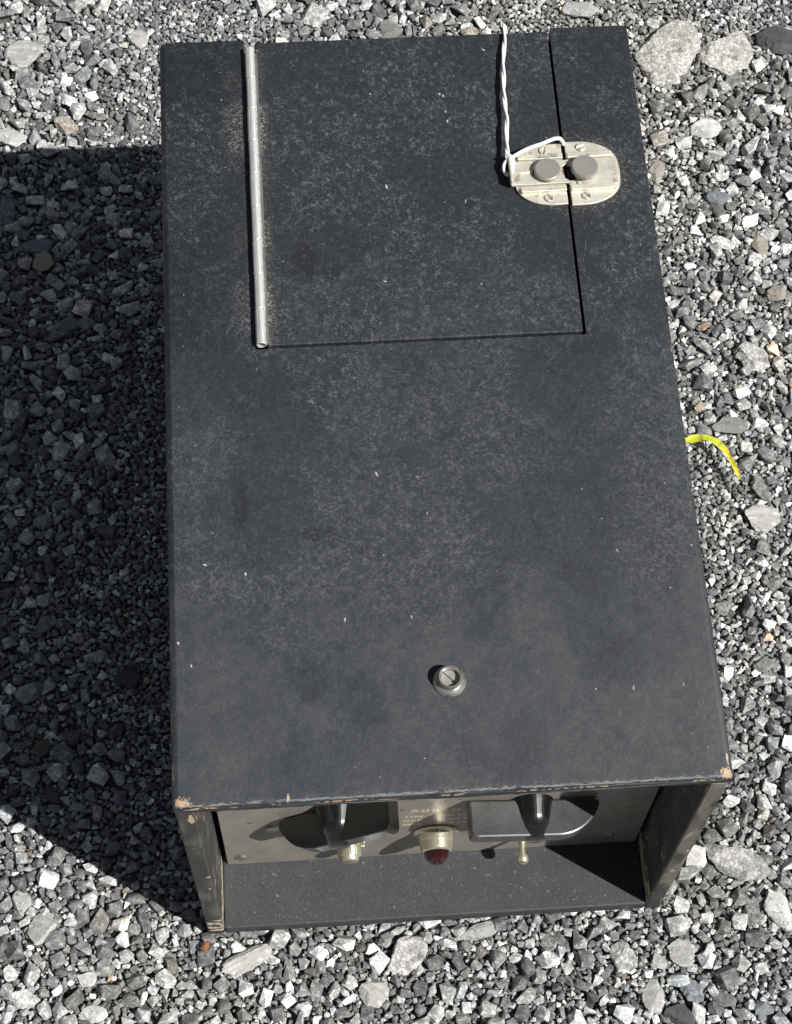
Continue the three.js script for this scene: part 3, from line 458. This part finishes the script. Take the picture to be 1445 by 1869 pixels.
{ // recessed control panel with its fittings
  const geo = uvBy(bx(PX0, PX1, PY0 + 0.0003, Y0 - 0.0002, PANEL_Z - 0.003, PANEL_Z, 0.0003), (x, y, z) => [(x - PX0) / (PX1 - PX0), (y - PY0) / (PY1 - PY0)]);
  const panel = mesh('control_panel', geo, panelMat, box);
  const onPanel = (g, x, y, z = PANEL_Z) => { g.position.set(x, y, z); return g; };
  const face = g => boxUV(g.rotateX(Math.PI / 2), 1); // lathe axis y -> z (out of the panel)
  // bar knobs: a fin with one square and one swept end, and a tapered hub
  function barKnob(x, y, turn, mat) {
    const k = new THREE.Group(); k.name = 'bar_knob'; box.add(k); onPanel(k, x, y); k.rotation.z = turn;
    const S = new THREE.Shape(); S.moveTo(-0.0300, 0.0012); S.lineTo(-0.0300, 0.0150); S.quadraticCurveTo(-0.0300, 0.0182, -0.0262, 0.0182); S.lineTo(0.0105, 0.0180); S.bezierCurveTo(0.0200, 0.0178, 0.0280, 0.0110, 0.0305, 0.0030); S.lineTo(0.0300, 0.0012); S.closePath();
    const g = extr(S, 0.0090, 0.0009, 20); g.rotateX(Math.PI / 2); g.translate(0, 0.0045, 0); // shape y -> z
    mesh('fin', boxUV(g, 1), mat, k);
    mesh('hub', boxUV(creased(lathe([[0, 0.0002], [0.0098, 0.0002], [0.0098, 0.0020], [0.0090, 0.0040], [0.0082, 0.0085], [0.0070, 0.0135], [0.0056, 0.0172], [0.0047, 0.0186], [0.0034, 0.0193], [0, 0.0195]], 48).rotateX(Math.PI / 2), 1.2), 1), bakelite, k);
    return k;
  }
  barKnob(-0.0455, 0.0960, Math.PI + 0.61, bakelite);
  barKnob(0.0430, 0.0885, -0.13, dustyBakelite);
  // pilot lamp
  const lamp = new THREE.Group(); lamp.name = 'pilot_lamp'; box.add(lamp); lamp.scale.set(1.1, 1.1, 1); onPanel(lamp, 0.0005, 0.0470);
  mesh('flange', face(creased(lathe([[0.004, 0.0001], [0.0096, 0.0001], [0.0097, 0.0008], [0.0090, 0.0015], [0.0065, 0.0018]], 40))), brass, lamp);
  mesh('bezel', face(creased(lathe([[0.0060, 0.0010], [0.0073, 0.0012], [0.0074, 0.0050], [0.0070, 0.0054], [0.0070, 0.0058], [0.0073, 0.0062], [0.0066, 0.0098], [0.0058, 0.0104], [0.0050, 0.0100]], 40))), brass, lamp);
  const jg = lathe([[0.0056, 0.0095], [0.0056, 0.0110], [0.0047, 0.0138], [0.0026, 0.0157], [0, 0.0163]], 9).toNonIndexed(); jg.computeVertexNormals(); mesh('jewel', face(jg), jewelGlass, lamp).userData.label = 'dark red faceted lens';
  // knurled terminal with a bent tab
  const jack = new THREE.Group(); jack.name = 'terminal'; box.add(jack); jack.scale.set(1.25, 1.25, 1.1); onPanel(jack, -0.0403, 0.0335);
  const kn = lathe([[0.002, 0.0001], [0.0042, 0.0001], [0.0044, 0.0006], [0.0044, 0.0052], [0.0040, 0.0058], [0.0034, 0.0059], [0.0034, 0.0075], [0.0028, 0.0080], [0, 0.0080]], 48); { const p = kn.attributes.position; for (let i = 0; i < p.count; i++) { const x = p.getX(i), z = p.getZ(i), y = p.getY(i), rr = Math.hypot(x, z); if (y > 0.0005 && y < 0.0055 && rr > 0.0042) { const f = 1 + 0.035 * (Math.round(Math.atan2(z, x) / 6.28318 * 48) % 2 ? 1 : -1); p.setX(i, x * f); p.setZ(i, z * f); } } kn.computeVertexNormals(); }
  mesh('knurled_nut', face(kn), brass, jack);
  mesh('solder_tab', boxUV(bx(0.0030, 0.0062, 0.0036, 0.0066, 0.0001, 0.0020, 0.0006), 1), brass, jack);
  mesh('solder_tab', boxUV(bx(0.0040, 0.0060, -0.0030, -0.0008, 0.0001, 0.0014, 0.0005), 1), brass, jack);
  // toggle switch
  const tog = new THREE.Group(); tog.name = 'toggle_switch'; box.add(tog); onPanel(tog, 0.0430, 0.0315);
  mesh('bushing', face(creased(lathe([[0.001, 0.0001], [0.0045, 0.0001], [0.0045, 0.0016], [0.0030, 0.0018], [0.0030, 0.0034], [0.001, 0.0036]], 24))), brass, tog);
  const lev = creased(lathe([[0.0014, 0.0030], [0.0015, 0.0060], [0.0016, 0.0086], [0.0025, 0.0096], [0.0029, 0.0112], [0.0026, 0.0128], [0.0015, 0.0139], [0, 0.0142]], 24), 0.9).rotateX(Math.PI / 2); lev.rotateX(0.14); lev.rotateY(-0.06); mesh('lever', boxUV(lev, 1), brass, tog);
  // panel screws
  const dome = (x, y, r) => onPanel(mesh('panel_screw', face(creased(lathe([[r * 0.3, 0.0001], [r, 0.0001], [r * 0.92, r * 0.35], [r * 0.55, r * 0.62], [0, r * 0.68]], 20), 1)), lockSteel, box), x, y);
  dome(-0.0922, 0.0225, 0.0026); dome(-0.0757, 0.0680, 0.0030); dome(0.0863, 0.0250, 0.0022); dome(-0.0157, 0.0850, 0.0010);
}

// ------------------------------------------------------------------ white cord tied to the catch
{
  const plies = [];
  function twisted(points, offset, rad, pitch, n) {
    const c = new THREE.CatmullRomCurve3(points.map(p => new THREE.Vector3(...p)), false, 'centripetal'), len = c.getLength(), up = new THREE.Vector3(0.31, 0.9, 0.2).normalize();
    for (const ph of [0, Math.PI]) { const pts = []; for (let i = 0; i <= n; i++) { const t = i / n, p = c.getPointAt(t), d = c.getTangentAt(t), s = new THREE.Vector3().crossVectors(d, up).normalize(), b = new THREE.Vector3().crossVectors(s, d), a = ph + t * len / pitch * 6.283 + 1.6 * (vn(t * 9, 2, 801) - 0.5); p.x += 0.0009 * (vn(t * 14, 5, 802) - 0.5); p.y += 0.0006 * (vn(t * 12, 8, 803) - 0.5); pts.push(p.addScaledVector(s, Math.cos(a) * offset).addScaledVector(b, Math.sin(a) * offset)); }
      plies.push(new THREE.TubeGeometry(new THREE.CatmullRomCurve3(pts), n * 2, rad, 8)); }
  }
  function single(points, rad, n = 60) { plies.push(new THREE.TubeGeometry(new THREE.CatmullRomCurve3(points.map(p => new THREE.Vector3(...p))), n, rad, 8)); }
  const y = H + 0.0030, yk = H + 0.0050;
  twisted([[0.0535, H - 0.030, ZB - 0.0026], [0.0530, H - 0.008, ZB - 0.0022], [0.0523, H + 0.0008, ZB - 0.0010], [0.0517, H + 0.0016, ZB + 0.0030], [0.0500, y - 0.0006, -0.170], [0.0486, y, -0.155], [0.0478, y + 0.0006, -0.137], [0.0472, y + 0.0012, -0.120], [0.0466, yk - 0.0004, -0.1075]], 0.00046, 0.00066, 0.0310, 90);
  // loop round the tab, knot, and the loose end running to the slit
  single([[0.0466, yk, -0.1080], [0.0448, yk - 0.0006, -0.1062], [0.0444, yk - 0.0016, -0.1034], [0.0458, yk - 0.0022, -0.1012], [0.0476, yk - 0.0016, -0.1022], [0.0482, yk + 0.0004, -0.1050], [0.0472, yk + 0.0012, -0.1078]], 0.00088);
  single([[0.0456, yk + 0.0006, -0.1092], [0.0474, yk + 0.0016, -0.1088], [0.0488, yk + 0.0004, -0.1072], [0.0482, yk - 0.0010, -0.1062], [0.0466, yk - 0.0006, -0.1074]], 0.00088);
  single([[0.0470, yk + 0.0010, -0.1072], [0.0500, yk + 0.0008, -0.1096], [0.0560, yk + 0.0004, -0.1132], [0.0630, yk - 0.0006, -0.1164], [0.0690, yk - 0.0012, -0.1192], [0.0716, yk - 0.0020, -0.1196], [0.0731, yk - 0.0038, -0.1185], [0.0733, H + 0.0004, -0.1180]], 0.00092);
  const cord = mesh('cord', boxUV(mergeGeometries(plies.map(g => g.toNonIndexed())), 160), cotton);
  cord.userData = { label: 'thin white twisted cotton cord tied to the metal catch', category: 'cord' };
}
// ------------------------------------------------------------------ yellow-green grass blade beside the box
{
  const mid = [[0.126, 0.0022, -0.0640], [0.1430, 0.0048, -0.0665], [0.1559, 0.0060, -0.0672], [0.1640, 0.0072, -0.0676], [0.1695, 0.0078, -0.0650], [0.1745, 0.0066, -0.0600], [0.1775, 0.0054, -0.0545], [0.1788, 0.0062, -0.0490], [0.1806, 0.0050, -0.0430]].map(p => new THREE.Vector3(...p));
  const c = new THREE.CatmullRomCurve3(mid), n = 60, pos = [], col = [], idx = [];
  for (let i = 0; i <= n; i++) {
    const t = i / n, p = c.getPointAt(t), d = c.getTangentAt(t), s = new THREE.Vector3(-d.z, 0.25 * Math.sin(t * 14), d.x).normalize();
    let w = 0.0039 * Math.pow(Math.sin(Math.PI * Math.min(1, 0.10 + t * 0.84)), 0.7); w *= 1 - 0.55 * Math.exp(-Math.pow((t - 0.80) / 0.02, 2)) + 0.3 * (vn(i * 0.33, 1, 701) - 0.5) - 0.6 * Math.exp(-Math.pow((t - 0.42) / 0.015, 2));
    const y = sstep(0.62, 0.9, t + 0.25 * (vn(i * 0.5, 3, 702) - 0.5)), rgb = [mix(0.54, 0.76, y), mix(0.58, 0.62, y), mix(0.03, 0.05, y)]; const bruise = sstep(0.72, 0.9, vn(i * 0.9, 7, 704)); rgb[0] *= 1 - 0.35 * bruise; rgb[1] *= 1 - 0.5 * bruise;
    for (const [k, h] of [[-1, 0.0010], [0, -0.0004], [1, 0.0006]]) for (const dy of [0, -0.00022]) { pos.push(p.x + s.x * w * k / 1.0 * 0.55, p.y + s.y * w * k * 0.55 + h + dy, p.z + s.z * w * k * 0.55); col.push(...rgb.map(q => q * (k === 0 ? 0.8 : 0.85 + 0.3 * vn(i * 1.3, k + 5, 706)))); }
    if (i < n) { const a = i * 6, b = a + 6; for (const [u, v] of [[0, 2], [2, 4], [5, 3], [3, 1], [4, 5], [1, 0]]) idx.push(a + u, a + v, b + u, b + u, a + v, b + v); }
  }
  const g = new THREE.BufferGeometry(); g.setAttribute('position', new THREE.Float32BufferAttribute(pos, 3)); g.setAttribute('color', new THREE.Float32BufferAttribute(col, 3)); g.setIndex(idx); g.computeVertexNormals();
  const b = mesh('grass_blade', g, new THREE.MeshPhysicalMaterial({ vertexColors: true, roughness: 0.6, side: THREE.DoubleSide }));
  b.userData = { label: 'curled yellow-green grass blade lying on gravel right of the box', category: 'grass blade' };
}

renderer.render(scene, camera);
